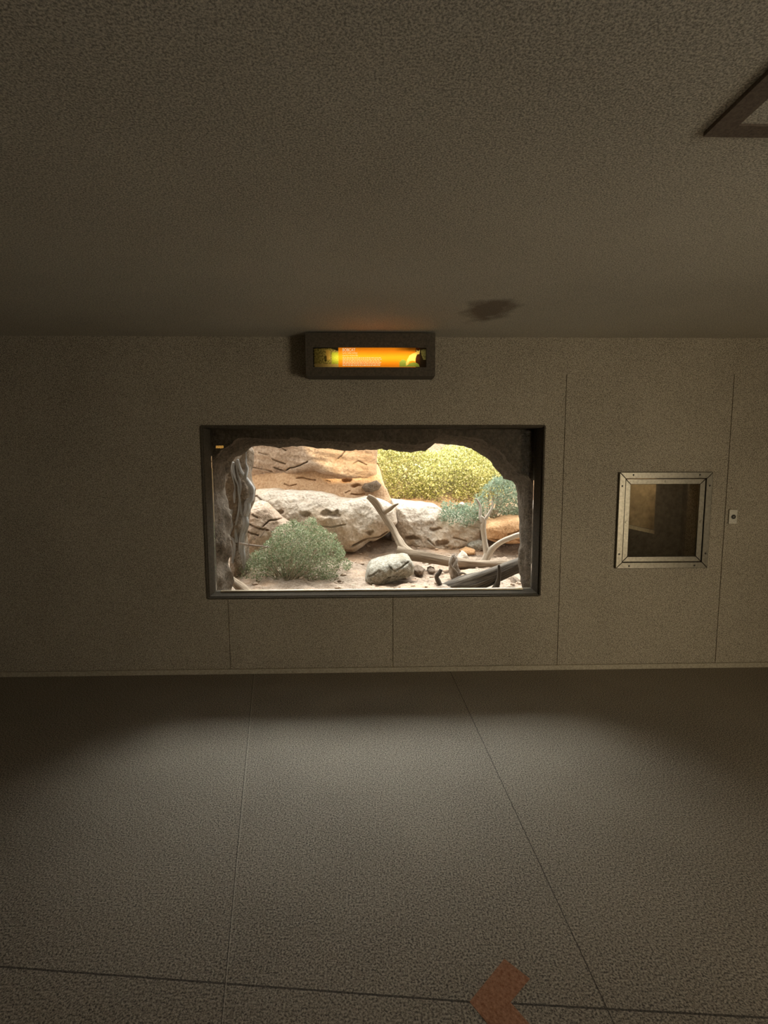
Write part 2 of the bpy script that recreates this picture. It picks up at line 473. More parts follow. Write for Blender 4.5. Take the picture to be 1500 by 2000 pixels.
relief('wall_front', xs, zs, dep, WB, M_wall)
mb = MB(); mb.box(XL - 0.15, XR + 0.15, YB - 0.15, WB, -0.12, 0.0); tag(mb.build('floor', M_floor), kind='structure')
mb = MB(); mb.box(XL - 0.15, XR + 0.15, YB - 0.15, WB, CEIL, CEIL + 0.15); tag(mb.build('ceiling', M_ceil), kind='structure')
mb = MB(); mb.box(XL - 0.15, XL, YB - 0.15, WB, 0, CEIL); tag(mb.build('wall_left', M_wall), kind='structure')
mb = MB()       # the right wall has a doorway behind the camera
mb.box(XR, XR + 0.15, YB - 0.15, -2.1, 0, CEIL); mb.box(XR, XR + 0.15, -0.5, WB, 0, CEIL); mb.box(XR, XR + 0.15, -2.1, -0.5, 2.1, CEIL)
tag(mb.build('wall_right', M_wall), kind='structure')
mb = MB(); mb.box(XL, XR, YB - 0.15, YB, 0, CEIL)
tag(mb.build('wall_back', M_wall), kind='structure')
bz = at(1000, 1299, D)[2]
mb = MB(); mb.box(XL, XR, D - 0.014, D - 0.0005, 0.0, bz)
tag(mb.build('baseboard_front', M_base, bevel=0.004), kind='structure')

# ------------------------------------------------------------------ big viewing window
win = thing('window_1', None, None, ((wx0 + wx1) / 2, D, wz0), kind='structure')
fy0, fy1 = D + 0.10, WB - 0.001
t_ = 0.014
mb = MB()
mb.box(wx0, wx1, D + 0.012, fy1, wz1 - t_, wz1); mb.box(wx0, wx1, D + 0.012, fy1, wz0 + 0.0005, wz0 + 0.012)
mb.box(wx0, wx0 + 0.014, D + 0.012, fy1, wz0 + .012, wz1 - t_); mb.box(wx1 - t_, wx1, D + 0.012, fy1, wz0 + .012, wz1 - t_)
mb.build('window_frame', M_frame, win, bevel=0.004)
mb = MB(); mb.box(wx0, wx1, D - 0.006, D + 0.012, wz0 - 0.006, wz0 + 0.006); mb.box(wx0 - 0.006, wx0 + 0.006, D - 0.006, D + 0.012, wz0, wz1); mb.box(wx1 - 0.006, wx1 + 0.006, D - 0.006, D + 0.012, wz0, wz1); mb.box(wx0, wx1, D - 0.006, D + 0.012, wz1 - 0.006, wz1 + 0.006)
mb.build('frame_edge', M_frame, win, bevel=0.002)
mb = MB(); mb.box(wx0 + 0.06, wx1 - 0.09, fy0 + 0.02, fy0 + 0.045, wz0 + 0.012, wz0 + 0.025)
mb.build('sill_bead', M_bead, win, bevel=0.002)
mb = MB(); mb.box(wx0 + 0.031, wx0 + 0.035, fy0 + 0.01, fy0 + 0.02, wz1 - 0.70, wz1 - 0.30)
mb.build('side_strip', M_bead, win)  # thin pale strip added beside the pane for a bright line there
mb = MB(); gy = fy0 + 0.05; mb.box(wx0 + 0.02, wx1 - 0.02, gy, gy + 0.008, wz0 + 0.008, wz1 - 0.02)
mb.build('window_pane', M_glass, win)

# ------------------------------------------------------------------ small metal framed window and the den behind it
w2 = thing('window_2', None, None, ((fx0 + fx1) / 2, D, fz0), kind='structure')
def rails(x0, x1, z0, z1, w, ya, yb, name):
    fr = MB()
    for q in ([(x0, z1), (x1, z1), (x1 - w, z1 - w), (x0 + w, z1 - w)], [(x0, z0), (x0 + w, z0 + w), (x1 - w, z0 + w), (x1, z0)],
              [(x0, z0 + 0.001), (x0, z1 - 0.001), (x0 + w, z1 - w - 0.001), (x0 + w, z0 + w + 0.001)], [(x1, z0 + 0.001), (x1 - w, z0 + w + 0.001), (x1 - w, z1 - w - 0.001), (x1, z1 - 0.001)]):
        fr.prism(q, ya, yb)
    return fr.build(name, M_alu, w2, bevel=0.003)
fo = rails(fx0, fx1, fz0, fz1, 0.046, D - 0.022, D - 0.0005, 'outer_frame')
fi = rails(fx0 + 0.049, fx1 - 0.049, fz0 + 0.049, fz1 - 0.049, 0.040, D - 0.014, D + 0.004, 'inner_frame')
def screw(parent, x, z, y, r, mat):
    mb = MB(); n = 14
    v = [(x + r * math.cos(2 * math.pi * k / n), y, z + r * math.sin(2 * math.pi * k / n)) for k in range(n)]
    v2 = [(x + .8 * r * math.cos(2 * math.pi * k / n), y - 0.003, z + .8 * r * math.sin(2 * math.pi * k / n)) for k in range(n)]
    mb.add(v + v2, [tuple(range(n)), tuple(range(n, 2 * n))] + [(k, (k + 1) % n, (k + 1) % n + n, k + n) for k in range(n)])
    mb.build('screw', mat, parent)
for x, z in ((fx0 + .10, fz1 - .02), (fx1 - .10, fz1 - .02), (fx0 + .10, fz0 + .02), (fx1 - .10, fz0 + .02), (fx0 + .022, fz1 - .10), (fx1 - .022, fz1 - .10), (fx0 + .022, fz0 + .11), (fx1 - .022, fz0 + .11)):
    screw(fo, x, z, D - 0.022, 0.007, M_alu_d)
for x, z in (((fx0 + fx1) / 2, fz1 - .067), (fx1 - .068, (fz0 + fz1) / 2 - .01), (fx0 + .068, (fz0 + fz1) / 2 - .01)):
    screw(fi, x, z, D - 0.014, 0.009, M_alu)
mb = MB(); mb.box(fx0 + .07, fx1 - .07, D + 0.006, D + 0.011, fz0 + .07, fz1 - .07); mb.build('window_pane', M_glass2, w2)
M_den = plain('den_wall_paint', (0.30, 0.26, 0.21), 0.9, 0, 0.2, 0.3, 30)
dx0, dx1, dz0, dz1, dy1 = fx0 - 0.16, fx1 + 0.3, fz0 - 0.25, fz1 + 0.2, WB + 0.62
mb = MB()
mb.box(dx0, dx1, dy1, dy1 + .03, dz0, dz1)
mb.box(dx1, dx1 + .03, WB, dy1, dz0, dz1); mb.box(dx0, dx1, WB, dy1, dz0 - .03, dz0); mb.box(dx0, dx1, WB, dy1, dz1, dz1 + .03)
mb.box(dx0 - .03, dx0, WB, dy1, dz0, dz1)
mb.build('den_shell', M_den, w2)
M_panel = plain('tan_den_panel', (0.42, 0.31, 0.18), 0.8, 0, 0.3, 0.3, 25, 0.2)
pY = D + 0.5
q0 = at(1226, 940, pY); q1 = at(1277, 1037, pY)
area('den_fill_light', (q1[0] + .05, D + .25, dz1 - .03), (q0[0], pY - .2, q1[2]), .12, .12, 1.2, (1.0, .82, .56))  # fill light added inside the den to brighten the board
pn = thing('den_board', 'tan upright board lit along its edge inside the small metal framed window', 'board', (q0[0], pY, q1[2]))
mb = MB(); X1 = q1[0]; X0 = dx0 + 0.02
v = [(X0, pY - .30, at(1226, 1012, pY)[2] + .06), (X1, pY, q1[2] + .01), (X1, pY, dz1 - .01), (X0, pY - .30, dz1 - .01)]
v += [(a, b + .02, c_) for a, b, c_ in v]
mb.add(v, [(0, 1, 2, 3), (7, 6, 5, 4), (0, 4, 5, 1), (1, 5, 6, 2), (2, 6, 7, 3), (3, 7, 4, 0)])
mb.build('board', M_panel, pn)
mb = MB(); v = [(X0, pY - .31, at(1226, 1012, pY)[2] + .03), (X1, pY - .01, q1[2] - .025), (X1, pY - .01, q1[2] + .005), (X0, pY - .31, at(1226, 1012, pY)[2] + .058)]
v += [(a + .0, b + .05, c_) for a, b, c_ in v]
mb.add(v, [(0, 1, 2, 3), (7, 6, 5, 4), (0, 4, 5, 1), (1, 5, 6, 2), (2, 6, 7, 3), (3, 7, 4, 0)])
mb.build('bottom_rail', plain('pale_rail', (0.6, 0.5, 0.34), 0.6), pn)

# ------------------------------------------------------------------ illuminated sign
SY = D - 0.17
s0 = at(612, 717, SY); s1 = at(833, 679, SY)
hx0, hx1 = at(597, 700, SY)[0], at(850, 700, SY)[0]; hz0 = at(720, 734, SY)[2]; hz1 = CEIL - 0.012
sgn = thing('lit_sign', 'glowing orange backlit BOBCAT sign in a black box above the viewing window', 'sign', ((hx0 + hx1) / 2, D, hz0))
mb = MB(); w = 0.012
px0, px1, pz0, pz1 = s0[0], s1[0], s0[2], s1[2]
mb.box(hx0, hx1, D - 0.015, D - 0.001, hz0, hz1)
mb.box(hx0, hx1, SY, D - 0.015, hz0, hz0 + w); mb.box(hx0, hx1, SY, D - 0.015, hz1 - w, hz1)
mb.box(hx0, hx0 + w, SY, D - 0.015, hz0 + w, hz1 - w); mb.box(hx1 - w, hx1, SY, D - 0.015, hz0 + w, hz1 - w)
mb.box(hx0 + w, hx1 - w, SY, SY + .004, hz0 + w, pz0); mb.box(hx0 + w, hx1 - w, SY, SY + .004, pz1, hz1 - w)
mb.box(hx0 + w, px0, SY, SY + .004, pz0, pz1); mb.box(px1, hx1 - w, SY, SY + .004, pz0, pz1)
mb.build('housing', M_black, sgn)
# printed translucent panel: art on both ends, orange field between
NXP, NZP = 300, 52
vv, ff, cols = [], [], []
def sign_px(u, v): return 612 + 221 * u, 679 + 38 * v
CAT = np.array([(793, 708), (795, 703), (800, 694), (806, 690), (812, 688), (814, 686), (813.5, 683), (815.5, 685), (818, 685), (820, 683), (820, 687), (819, 691), (815, 692), (813, 696), (811, 702), (811, 706), (807, 704), (800, 705), (797, 712), (793, 714)], float)
ROCKB = np.array([(780, 716), (780, 707), (786, 701), (792, 703), (797, 712), (800, 709), (808, 707), (813, 708), (818, 711), (820, 716)], float)
RB = np.array([(822, 683), (832, 682), (832, 702), (827, 702), (823, 692)], float)
for j in range(NZP + 1):
    for i in range(NXP + 1):
        u, v = i / NXP, j / NZP
        X, Yp = sign_px(u, v); q = np.array([[X, Yp]])
        n1 = noise.noise(Vector((X * 0.35, Yp * 0.35, 0))); n2 = noise.noise(Vector((X * 0.9, Yp * 0.9, 3)))
        c = np.array([0.95, 0.36, 0.02]) * (1 + 0.12 * n2)
        if X < 661:
            edge_ok = X > 614 + 2.5 * noise.noise(Vector((Yp * .5, 2, 9))) and Yp > 681 + 2.0 * n1 + max(0, (X - 645) * .25)
            c = np.array([0.30, 0.27, 0.09]) * (1 + 0.9 * n1 + 0.7 * n2)
            if X > 648 and Yp > 688: c = np.array([0.34, 0.42, 0.05]) * (1 + 0.6 * n2)
            if 637 < X < 645 and 684 < Yp < 703: c = np.array([0.5, 0.36, 0.1]) * (1 + .5 * n2)
            if 634 < X < 638 and 695 < Yp < 706: c *= 0.25
            if Yp > 711: c = np.array([0.45, 0.36, 0.15]) * (1 + .4 * n2)
            if not edge_ok: c = np.array([.02, .018, .012])
        if 661 <= X < 822: c = c * (1 - 0.75 * max(0.0, min(1.0, (X - 770) / 30)) * max(0.0, min(1.0, (688 - Yp) / 6)))
        if X > 812: c = np.array([0.06, 0.022, 0.012])
        if inside(q, ROCKB)[0]: c = np.array([0.32, 0.46, 0.10]) * (1 + .5 * n2)
        if inside(q, CAT)[0]: c = np.array([1.0, 0.82, 0.26]) * (1 + .3 * n2)
        if X > 820 and not inside(q, RB)[0]: c = np.array([.03, .022, .014])
        if inside(q, RB)[0]: c = np.array([0.24, 0.26, 0.12]) * (1 + .6 * n1)
        if X < 661: c = c * 1.3
        vv.append((px0 + (px1 - px0) * u, SY + 0.004, pz1 + (pz0 - pz1) * v)); cols.append(np.clip(c, 0.0, 1.0))
for j in range(NZP):
    for i in range(NXP):
        a = j * (NXP + 1) + i; ff.append((a, a + NXP + 1, a + NXP + 2, a + 1))
mS = bpy.data.materials.new('printed_translucent_sign'); mS.use_nodes = True; nt = mS.node_tree
at_ = nt.nodes.new('ShaderNodeAttribute'); at_.attribute_name = 'print'
pS = nt.nodes['Principled BSDF']; pS.inputs['Roughness'].default_value = 0.5; pS.inputs['Specular IOR Level'].default_value = 0.2
tl = nt.nodes.new('ShaderNodeBsdfTranslucent'); mx = nt.nodes.new('ShaderNodeMixShader'); mx.inputs[0].default_value = 0.8
nt.links.new(at_.outputs['Color'], pS.inputs['Base Color']); nt.links.new(at_.outputs['Color'], tl.inputs[0])
nt.links.new(pS.outputs[0], mx.inputs[1]); nt.links.new(tl.outputs[0], mx.inputs[2]); nt.links.new(mx.outputs[0], nt.nodes['Material Output'].inputs[0])
sp = link_mesh('sign_face', vv, ff, mS, sgn)
ca = sp.data.color_attributes.new('print', 'FLOAT_COLOR', 'POINT')
ca.data.foreach_set('color', np.concatenate([np.array(cols), np.ones((len(cols), 1))], 1).astype(np.float32).ravel())
sp['label'] = 'orange printed sign face with plant and cat pictures'
# the fluorescent tube inside the box, strongest along its middle
M_tube, nt, p = new_mat('sign_tube'); p.inputs['Emission Color'].default_value = (1.0, 0.72, 0.34, 1); p.inputs['Emission Strength'].default_value = 6.0
mb = MB(); zc = (pz0 + pz1) / 2
xa, xb = px0 + (px1 - px0) * .16, px0 + (px1 - px0) * .93
tube(mb, [(xa, SY + .040, zc), ((xa + xb) / 2, SY + .040, zc), (xb, SY + .040, zc)], [.012, .012, .012], 12, .1, 0)
mb.build('light_tube', M_tube, sgn, True)
M_ink, nt, p = new_mat('pale_backlit_lettering'); p.inputs['Base Color'].default_value = (0.9, 0.82, 0.6, 1)
p.inputs['Emission Color'].default_value = (1.0, 0.80, 0.5, 1); p.inputs['Emission Strength'].default_value = 0.45
def text_part(name, s, px, py, hpx, wpx):
    cu = bpy.data.curves.new(name, 'FONT'); cu.body = s; cu.size = 1.0; cu.extrude = 0.0
    tmp = bpy.data.objects.new(name, cu); COL.objects.link(tmp)
    dg = bpy.context.evaluated_depsgraph_get(); me = bpy.data.meshes.new_from_object(tmp.evaluated_get(dg))
    co = np.array([v.co[:] for v in me.vertices]); fs = [tuple(q.vertices) for q in me.polygons]
    bpy.data.objects.remove(tmp)
    lo, hi = co.min(0), co.max(0)
    p0 = at(px, py + hpx, SY); p1 = at(px + wpx, py, SY)
    x = p0[0] + (co[:, 0] - lo[0]) / (hi[0] - lo[0]) * (p1[0] - p0[0]); z = p0[2] + (co[:, 1] - lo[1]) / (hi[1] - lo[1]) * (p1[2] - p0[2])
    return link_mesh(name, np.stack([x, np.full_like(x, SY + 0.0025), z], 1), fs, M_ink, sgn)
text_part('title_lettering', 'BOBCAT', 669, 680, 6.2, 25)
text_part('subtitle_lettering', 'Lynx rufus baileyi', 669, 687.4, 4.0, 29)
text_part('subtitle_lettering', 'GATO MONT\u00c9S', 669, 692.2, 3.4, 30)
mb = MB()
for r_ in range(6):                                        # body copy too small to read: word-length strokes
    py = 698 + r_ * 3.0; x = 669.0
    while x < 743:
        wl = random.uniform(2.0, 6.5)
        a = at(x, py + 1.1, SY); b = at(min(x + wl, 747), py, SY)
        mb.add([(a[0], SY + .0025, a[2]), (b[0], SY + .0025, a[2]), (b[0], SY + .0025, b[2]), (a[0], SY + .0025, b[2])], [(0, 1, 2, 3)])
        x += wl + 1.0
mb.build('body_text', M_ink, sgn)

# a narrow lit panel on the wall behind the viewer: its glint shows in the upper left of the pane
d_ = ray(421, 873); T_ = (gy + gy - YB) / d_[1]; rx, rz = d_[0] * T_, EYE + d_[2] * T_
M_amber, nt, p = new_mat('amber_light'); p.inputs['Emission Color'].default_value = (1.0, 0.5, 0.1, 1); p.inputs['Emission Strength'].default_value = 5.0
bs = thing('light_strip', 'narrow amber light strip on the back wall, mirrored in the top left of the pane', 'light', (rx, YB, rz))
mb = MB(); mb.box(rx - .20, rx + .20, YB + .001, YB + .03, rz - .05, rz + .05); mb.build('strip_housing', M_black, bs, bevel=.004)
mb = MB(); mb.box(rx - .165, rx + .165, YB + .03, YB + .04, rz - .025, rz + .025); mb.build('diffuser', M_amber, bs, bevel=.003)

# ------------------------------------------------------------------ small things in the room
bp0, bp1 = at(1421, 1023, D), at(1439, 995, D)
bt = thing('button_plate', 'small upright metal plate with a dark round button right of the small window', 'button', ((bp0[0] + bp1[0]) / 2, D, bp0[2]))
mb = MB(); mb.box(bp0[0], bp1[0], D - 0.012, D - 0.0005, bp0[2], bp1[2])
mb.build('plate', plain('steel_plate', (0.55, 0.51, 0.42), 0.5, 0.3, 0.5, 0.3, 90, 0.3), bt, bevel=0.003)
def disc(mb, x, z, ya, yb, r, n=20):
    mb.prism([(x + r * math.cos(2 * math.pi * k / n), z + r * math.sin(2 * math.pi * k / n)) for k in range(n)], ya, yb)
cx, cz = (bp0[0] + bp1[0]) / 2 + .001, (bp0[2] + bp1[2]) / 2
mb = MB(); disc(mb, cx, cz, D - 0.0155, D - 0.011, 0.0165); rg = mb.build('button', M_alu_d, bt)
rg['label'] = 'dark round button'
mb = MB(); disc(mb, cx - .002, cz, D - 0.018, D - 0.0152, 0.006); mb.build('button_cap', M_alu, bt and rg)

apts = [(917, 1957), (985, 1873), (1035, 1912), (997, 1958), (1060, 2030), (985, 2040)]
aw = [at_floor(*q) for q in apts]
mb = MB(); n = len(aw)
mb.add([(q[0], q[1], 0.0004) for q in aw] + [(q[0], q[1], 0.0012) for q in aw], [tuple(range(n)), tuple(range(n, 2 * n))] + [(k, (k + 1) % n, (k + 1) % n + n, k + n) for k in range(n)])
M_tape, *_ = speckle('faded_orange_floor_marking', (0.20, 0.075, 0.03), (0.52, 0.27, 0.16), 95, 3, 0.7, 0.6, 0.004)
tag(mb.build('floor_arrow', M_tape, loc=(aw[3][0], aw[3][1], 0.0)), 'faded orange arrow marking stuck on the speckled floor', 'floor marking')

# dark framed hatch in the ceiling
def at_ceil(px, py, z=CEIL):
    d = ray(px, py); return EYEP + d * ((z - EYE) / d[2])
h0 = at_ceil(1374, 258); hy = h0[1]; hx = h0[0]; h1 = at_ceil(1440, 236); bw = hy - h1[1]
he = 1.0
hat = thing('ceiling_hatch', 'square ceiling hatch edged by a dark frame in the upper right corner', 'hatch', (hx + he / 2, hy - he / 2, CEIL))
mb = MB(); z0, z1 = CEIL - 0.012, CEIL - 0.0005
wl = 0.06
mb.box(hx, hx + he, hy - bw, hy, z0, z1); mb.box(hx, hx + he, hy - he, hy - he + bw, z0, z1)
mb.box(hx, hx + wl, hy - he + bw, hy - bw, z0, z1); mb.box(hx + he - wl, hx + he, hy - he + bw, hy - bw, z0, z1)
M_hf, *_ = speckle('dark_hatch_frame', (0.07, 0.052, 0.04), (0.24, 0.19, 0.145), 130, 2, 0.5, 0.3)
mb.build('hatch_frame', M_hf, hat)
mb = MB(); mb.box(hx + wl, hx + he - wl, hy - he + bw, hy - bw, CEIL - 0.006, CEIL - 0.0005); mb.build('hatch_panel', M_ceil, hat)

# ------------------------------------------------------------------ outdoors: rock opening outside the pane
M_mouth = rockmat('brown_rockwork', (0.045, 0.033, 0.023), (0.10, 0.076, 0.053), (0.17, 0.132, 0.096), 5.0, 45)
MOUTH = [(446, 1175), (449, 1150), (456, 1122), (450, 1100), (452, 1062), (448, 1032), (446, 1000), (442, 962), (445, 925), (452, 908), (465, 892), (478, 885), (490, 873), (502, 871),
         (540, 874), (590, 871), (620, 876), (680, 879), (735, 878), (745, 876), (757, 880), (762, 877), (782, 883), (800, 884), (820, 881), (830, 879), (840, 872), (850, 866),
         (880, 869), (905, 871), (920, 875), (935, 885), (950, 895), (957, 901), (966, 915), (975, 922), (983, 935), (1000, 939), (1006, 948), (1010, 958), (1012, 990), (1013, 1010),
         (1015, 1060), (1011, 1080), (1012, 1100), (1016, 1130), (1019, 1150), (1018, 1175), (900, 1178), (750, 1178), (600, 1178)]
mp_ = []
for i in range(len(MOUTH)):
    a, b = np.array(MOUTH[i], float), np.array(MOUTH[(i + 1) % len(MOUTH)], float); k = max(1, int(np.linalg.norm(b - a) / 5))
    for t in np.linspace(0, 1, k, endpoint=False):
        q = a + (b - a) * t
        mp_.append(q + 1.6 * np.array([noise.noise(Vector((q[0] * .13, q[1] * .13, 0))), noise.noise(Vector((q[0] * .13, q[1] * .13, 9)))]))
mp_ = np.array(mp_); cpt = np.array([730.0, 1010.0])
RX0, RX1, RY0, RY1 = 395, 1062, 820, 1200
rings = []
def ring(scale, Yf, left_px=None, big=None):
    out = []
    for q in mp_:
        d = q - cpt
        if big is not None:        # outward to a large rectangle, world units
            ang = d / np.abs(d / np.array([1.0, 0.7])).max()
            out.append((min(big[3], 0.35 + ang[0] * big[0]), Yf, big[2] + (-ang[1]) * big[1])); continue
        s = q + d * (scale - 1)
        lf = max(0.0, min(1.0, (480 - q[0]) / 40.0))
        if left_px is not None: s[0] = s[0] * (1 - lf) + (left_px) * lf
        Yq = Yf[0] * (1 - lf) + Yf[1] * lf if isinstance(Yf, tuple) else Yf
        out.append(tuple(at(s[0], s[1], Yq)))
    return out
rings.append(ring(1, WB + 0.005, big=(2.6, 2.0, 1.2, fx0 - 0.22)))
rings.append(ring(1.12, WB + 0.012))
rings.append(ring(1.10, (WB + 0.07, WB + 0.03), 402))
rings.append(ring(1.05, (WB + 0.14, WB + 0.16), 410))
rings.append(ring(1.012, (WB + 0.22, WB + 0.34), 428))
rings.append(ring(1.0, (WB + 0.30, WB + 0.55)))
rings.append(ring(1.03, (WB + 0.42, WB + 0.75)))
rings.append(ring(1.10, WB + 0.7))
rings.append(ring(1, WB + 0.95, big=(3.4, 2.6, 1.3, 9.0)))
V, F = [], []
NR = len(mp_); SUB = 5; fine = []
for r_ in range(len(rings) - 1):
    for s in range(SUB if 0 < r_ < 7 else 3):
        n_ = SUB if 0 < r_ < 7 else 3
        t = s / n_; fine.append([np.array(a) * (1 - t) + np.array(b) * t for a, b in zip(rings[r_], rings[r_ + 1])])
fine.append([np.array(a) for a in rings[-1]])
for ri, rg_ in enumerate(fine):
    for q in rg_:
        lft = q[0] < at(470, 1000, 4.3)[0]
        am = (0.045 if lft else 0.02) if q[1] > WB + 0.03 else 0.0
        n3 = np.array([fbm(q[0], q[1], q[2], 5, 5.0), fbm(q[0] + 9, q[1], q[2], 4, 5.0), fbm(q[0], q[1] + 9, q[2], 4, 5.0)])
        keep = 0.35 if abs(q[1] - (WB + 0.30)) < 0.07 and not lft else 1.0
        V.append(q + am * n3 * np.array([keep, 1.0, keep]))
for r_ in range(len(fine) - 1):
    for k in range(NR):
        k2 = (k + 1) % NR; F.append((r_ * NR + k, r_ * NR + k2, (r_ + 1) * NR + k2, (r_ + 1) * NR + k))
tag(link_mesh('rock_opening', V, F, M_mouth, smooth=True), kind='structure')

# added unseen mound over the building, skyline shaped to shade the far rocks
M_mound = rockmat('tan_rockwork', (0.3, 0.22, 0.15), (0.5, 0.4, 0.28), (0.65, 0.54, 0.42), 3.0, 45)
YM = WB + 0.75
def sun_trace(px, py, Y):
    q = at(px, py, Y); k = (YM - Y) / SUN_TRAVEL[1]; w_ = q + SUN_TRAVEL * k
    return (w_[0], w_[2])
prof = [(-6.0, 7.2), (-3.0, 6.6)] + [(sun_trace(500, 800, 7.2)[0] - .9, sun_trace(500, 800, 7.2)[1] + .3)]
prof += [sun_trace(568, 850, 7.2), sun_trace(600, 905, 7.2), sun_trace(640, 950, 7.3), sun_trace(700, 972, 7.1), sun_trace(760, 978, 7.1), sun_trace(860, 985, 7.2), sun_trace(1000, 985, 7.4), sun_trace(1100, 985, 7.4)]
prof += [(7.5, prof[-1][1] - 0.2), (7.5, CEIL + 0.2), (-6.0, CEIL + 0.2)]
mb = MB(); mb.prism([tuple(q) for q in prof], YM - 0.7, YM)
ms = mb.build('shade_caster_mound', M_mound); tag(ms, kind='structure')

# ------------------------------------------------------------------ outdoors: ground and hillside
M_sand = rockmat('pinkish_sand', (0.17, 0.12, 0.08), (0.315, 0.24, 0.18), (0.45, 0.365, 0.29), 4.0, 34, (0.50, 0.33, 0.21))
gx = np.concatenate([np.arange(-4.5, -2.2, 0.09), np.arange(-2.2, 2.4, 0.024), np.arange(2.4, 6.0, 0.09)]); gyv = np.concatenate([np.arange(WB + 0.5, 6.8, 0.026), np.arange(6.8, 12.5, 0.09)])
def gh(x, y):
    z = 0.38
    if y > 6.2: z += 0.62 * min(1, (y - 6.2) / 1.9) ** 1.2
    if y > 8.2: z += (y - 8.2) * 0.95 + 0.25 * fbm(x, y, 0, 3, 0.7)
    z += 0.05 * fbm(x, y, 1.0, 5, 1.6) + 0.03 * abs(noise.noise(Vector((x * 5, y * 5, 2)))) + 0.018 * noise.noise(Vector((x * 11, y * 11, 0)))
    return z
GV = [(x, y, gh(x, y)) for y in gyv for x in gx]; nx = len(gx)
GF = [(j * nx + i, j * nx + i + 1, (j + 1) * nx + i + 1, (j + 1) * nx + i) for j in range(len(gyv) - 1) for i in range(nx - 1)]
tag(link_mesh('ground', GV, GF, M_sand, smooth=True), kind='structure')

# ------------------------------------------------------------------ outdoors: rocks
M_cliff = rockmat('buff_sandstone', (0.25, 0.175, 0.125), (0.49, 0.375, 0.285), (0.67, 0.54, 0.43), 3.6, 34, (0.50, 0.34, 0.22))
M_shelf = rockmat('orange_sandstone', (0.42, 0.25, 0.14), (0.62, 0.41, 0.25), (0.76, 0.56, 0.38), 2.6, 38)
M_ledge = rockmat('pale_grey_sandstone', (0.29, 0.24, 0.19), (0.56, 0.48, 0.395), (0.75, 0.66, 0.555), 4.5, 34, (0.54, 0.40, 0.27))
M_grey = rockmat('grey_boulder_stone', (0.13, 0.115, 0.085), (0.31, 0.28, 0.22), (0.56, 0.54, 0.49), 7.0, 45, (0.27, 0.21, 0.13))
M_orange = rockmat('rusty_boulder_stone', (0.36, 0.19, 0.09), (0.58, 0.34, 0.17), (0.72, 0.48, 0.28), 4.0, 45)
M_brown = rockmat('brown_stone', (0.09, 0.065, 0.045), (0.19, 0.14, 0.10), (0.31, 0.24, 0.175), 6.0, 50)

o = rock([(430, 800), (560, 790), (738, 795), (737, 880), (735, 905), (737, 930), (730, 938), (712, 939), (690, 938), (668, 934), (648, 928), (632, 926), (615, 920), (590, 922), (560, 928), (520, 930), (470, 930), (430, 930)],
         7.15, 0.32, 'sandstone_overhang', M_cliff, 0.010, 0.14, 0.13, 0.09, 1.3, -0.22, seed=1, strata=0.03,
         cracks=[([(535, 913), (545, 917), (556, 920), (566, 914), (574, 913), (588, 908), (602, 902)], 1.3, 0.10), ([(533, 896), (545, 902), (557, 906)], 1.3, 0.08), ([(508, 884), (518, 887), (526, 888)], 1.2, 0.06),
                 ([(486, 884), (497, 876)], 1.3, 0.06), ([(655, 900), (668, 890), (676, 878)], 0.9, 0.05), ([(690, 906), (700, 900), (716, 908)], 0.9, 0.05), ([(550, 873), (560, 880)], 1.0, .06), ([(495, 912), (520, 918), (530, 922)], 1.0, .05)])
tag(o, 'thick buff sandstone overhang, half sunlit, at the top left of the view outside', 'rock')
o = rock([(430, 905), (740, 905), (752, 950), (770, 985), (740, 1010), (640, 1030), (430, 1030)], 7.20, 0.4, 'orange_rock_shelf', M_shelf, 0.010, 0.12, 0.12, 0.06, 1.7, 0.45, seed=3,
         cracks=[([(580, 934), (590, 933), (600, 936), (616, 938)], 1.4, 0.10), ([(556, 945), (566, 949), (580, 946)], 1.2, 0.07), ([(635, 938), (645, 941)], 1.0, .06), ([(686, 964), (700, 966), (712, 964)], 1.3, .07), ([(675, 962), (684, 958)], 1.0, .05)],
         pits=[(678, 938, 10, 4, .15), (695, 948, 10, 4, .12)])
tag(o, 'orange rock shelf in the shade under the sandstone overhang', 'rock')
o = rock([(729, 941), (737, 938), (745, 946), (740, 958), (725, 962), (713, 961), (706, 952), (712, 944)], 7.06, 0.2, 'dark_wedge_stone', M_brown, 0.01, 0.06, 0.08, 0.04, 4, seed=5)
tag(o, 'small dark stone wedged under the right end of the sandstone overhang', 'stone')

o = rock([(470, 962), (500, 957), (530, 955), (545, 959), (600, 960), (640, 966), (665, 974), (690, 977), (715, 972), (745, 976), (772, 990), (776, 1020), (765, 1035), (752, 1044), (735, 1054), (720, 1058), (706, 1068), (690, 1078), (660, 1076), (600, 1090), (520, 1100), (470, 1100)],
         6.45, 0.6, 'pale_rock_ledge', M_ledge, 0.009, 0.28, 0.30, 0.12, 1.9, 0.16, seed=8,
         pits=[(551, 996, 9, 4, .13), (601, 1000, 10, 4, .10), (648, 1000, 16, 6, .14), (724, 1035, 9, 5, .10)],
         cracks=[([(492, 970), (505, 968), (516, 975)], 1.6, 0.08), ([(630, 1022), (650, 1024), (676, 1019)], 1.3, 0.07), ([(690, 1060), (715, 1048), (740, 1046), (756, 1036)], 2.2, 0.12), ([(715, 1072), (724, 1056)], 2, .12), ([(540, 1002), (560, 1009)], 1.2, .05)])
tag(o, 'broad pale grey rock ledge with hollows running behind the green shrub', 'rock')
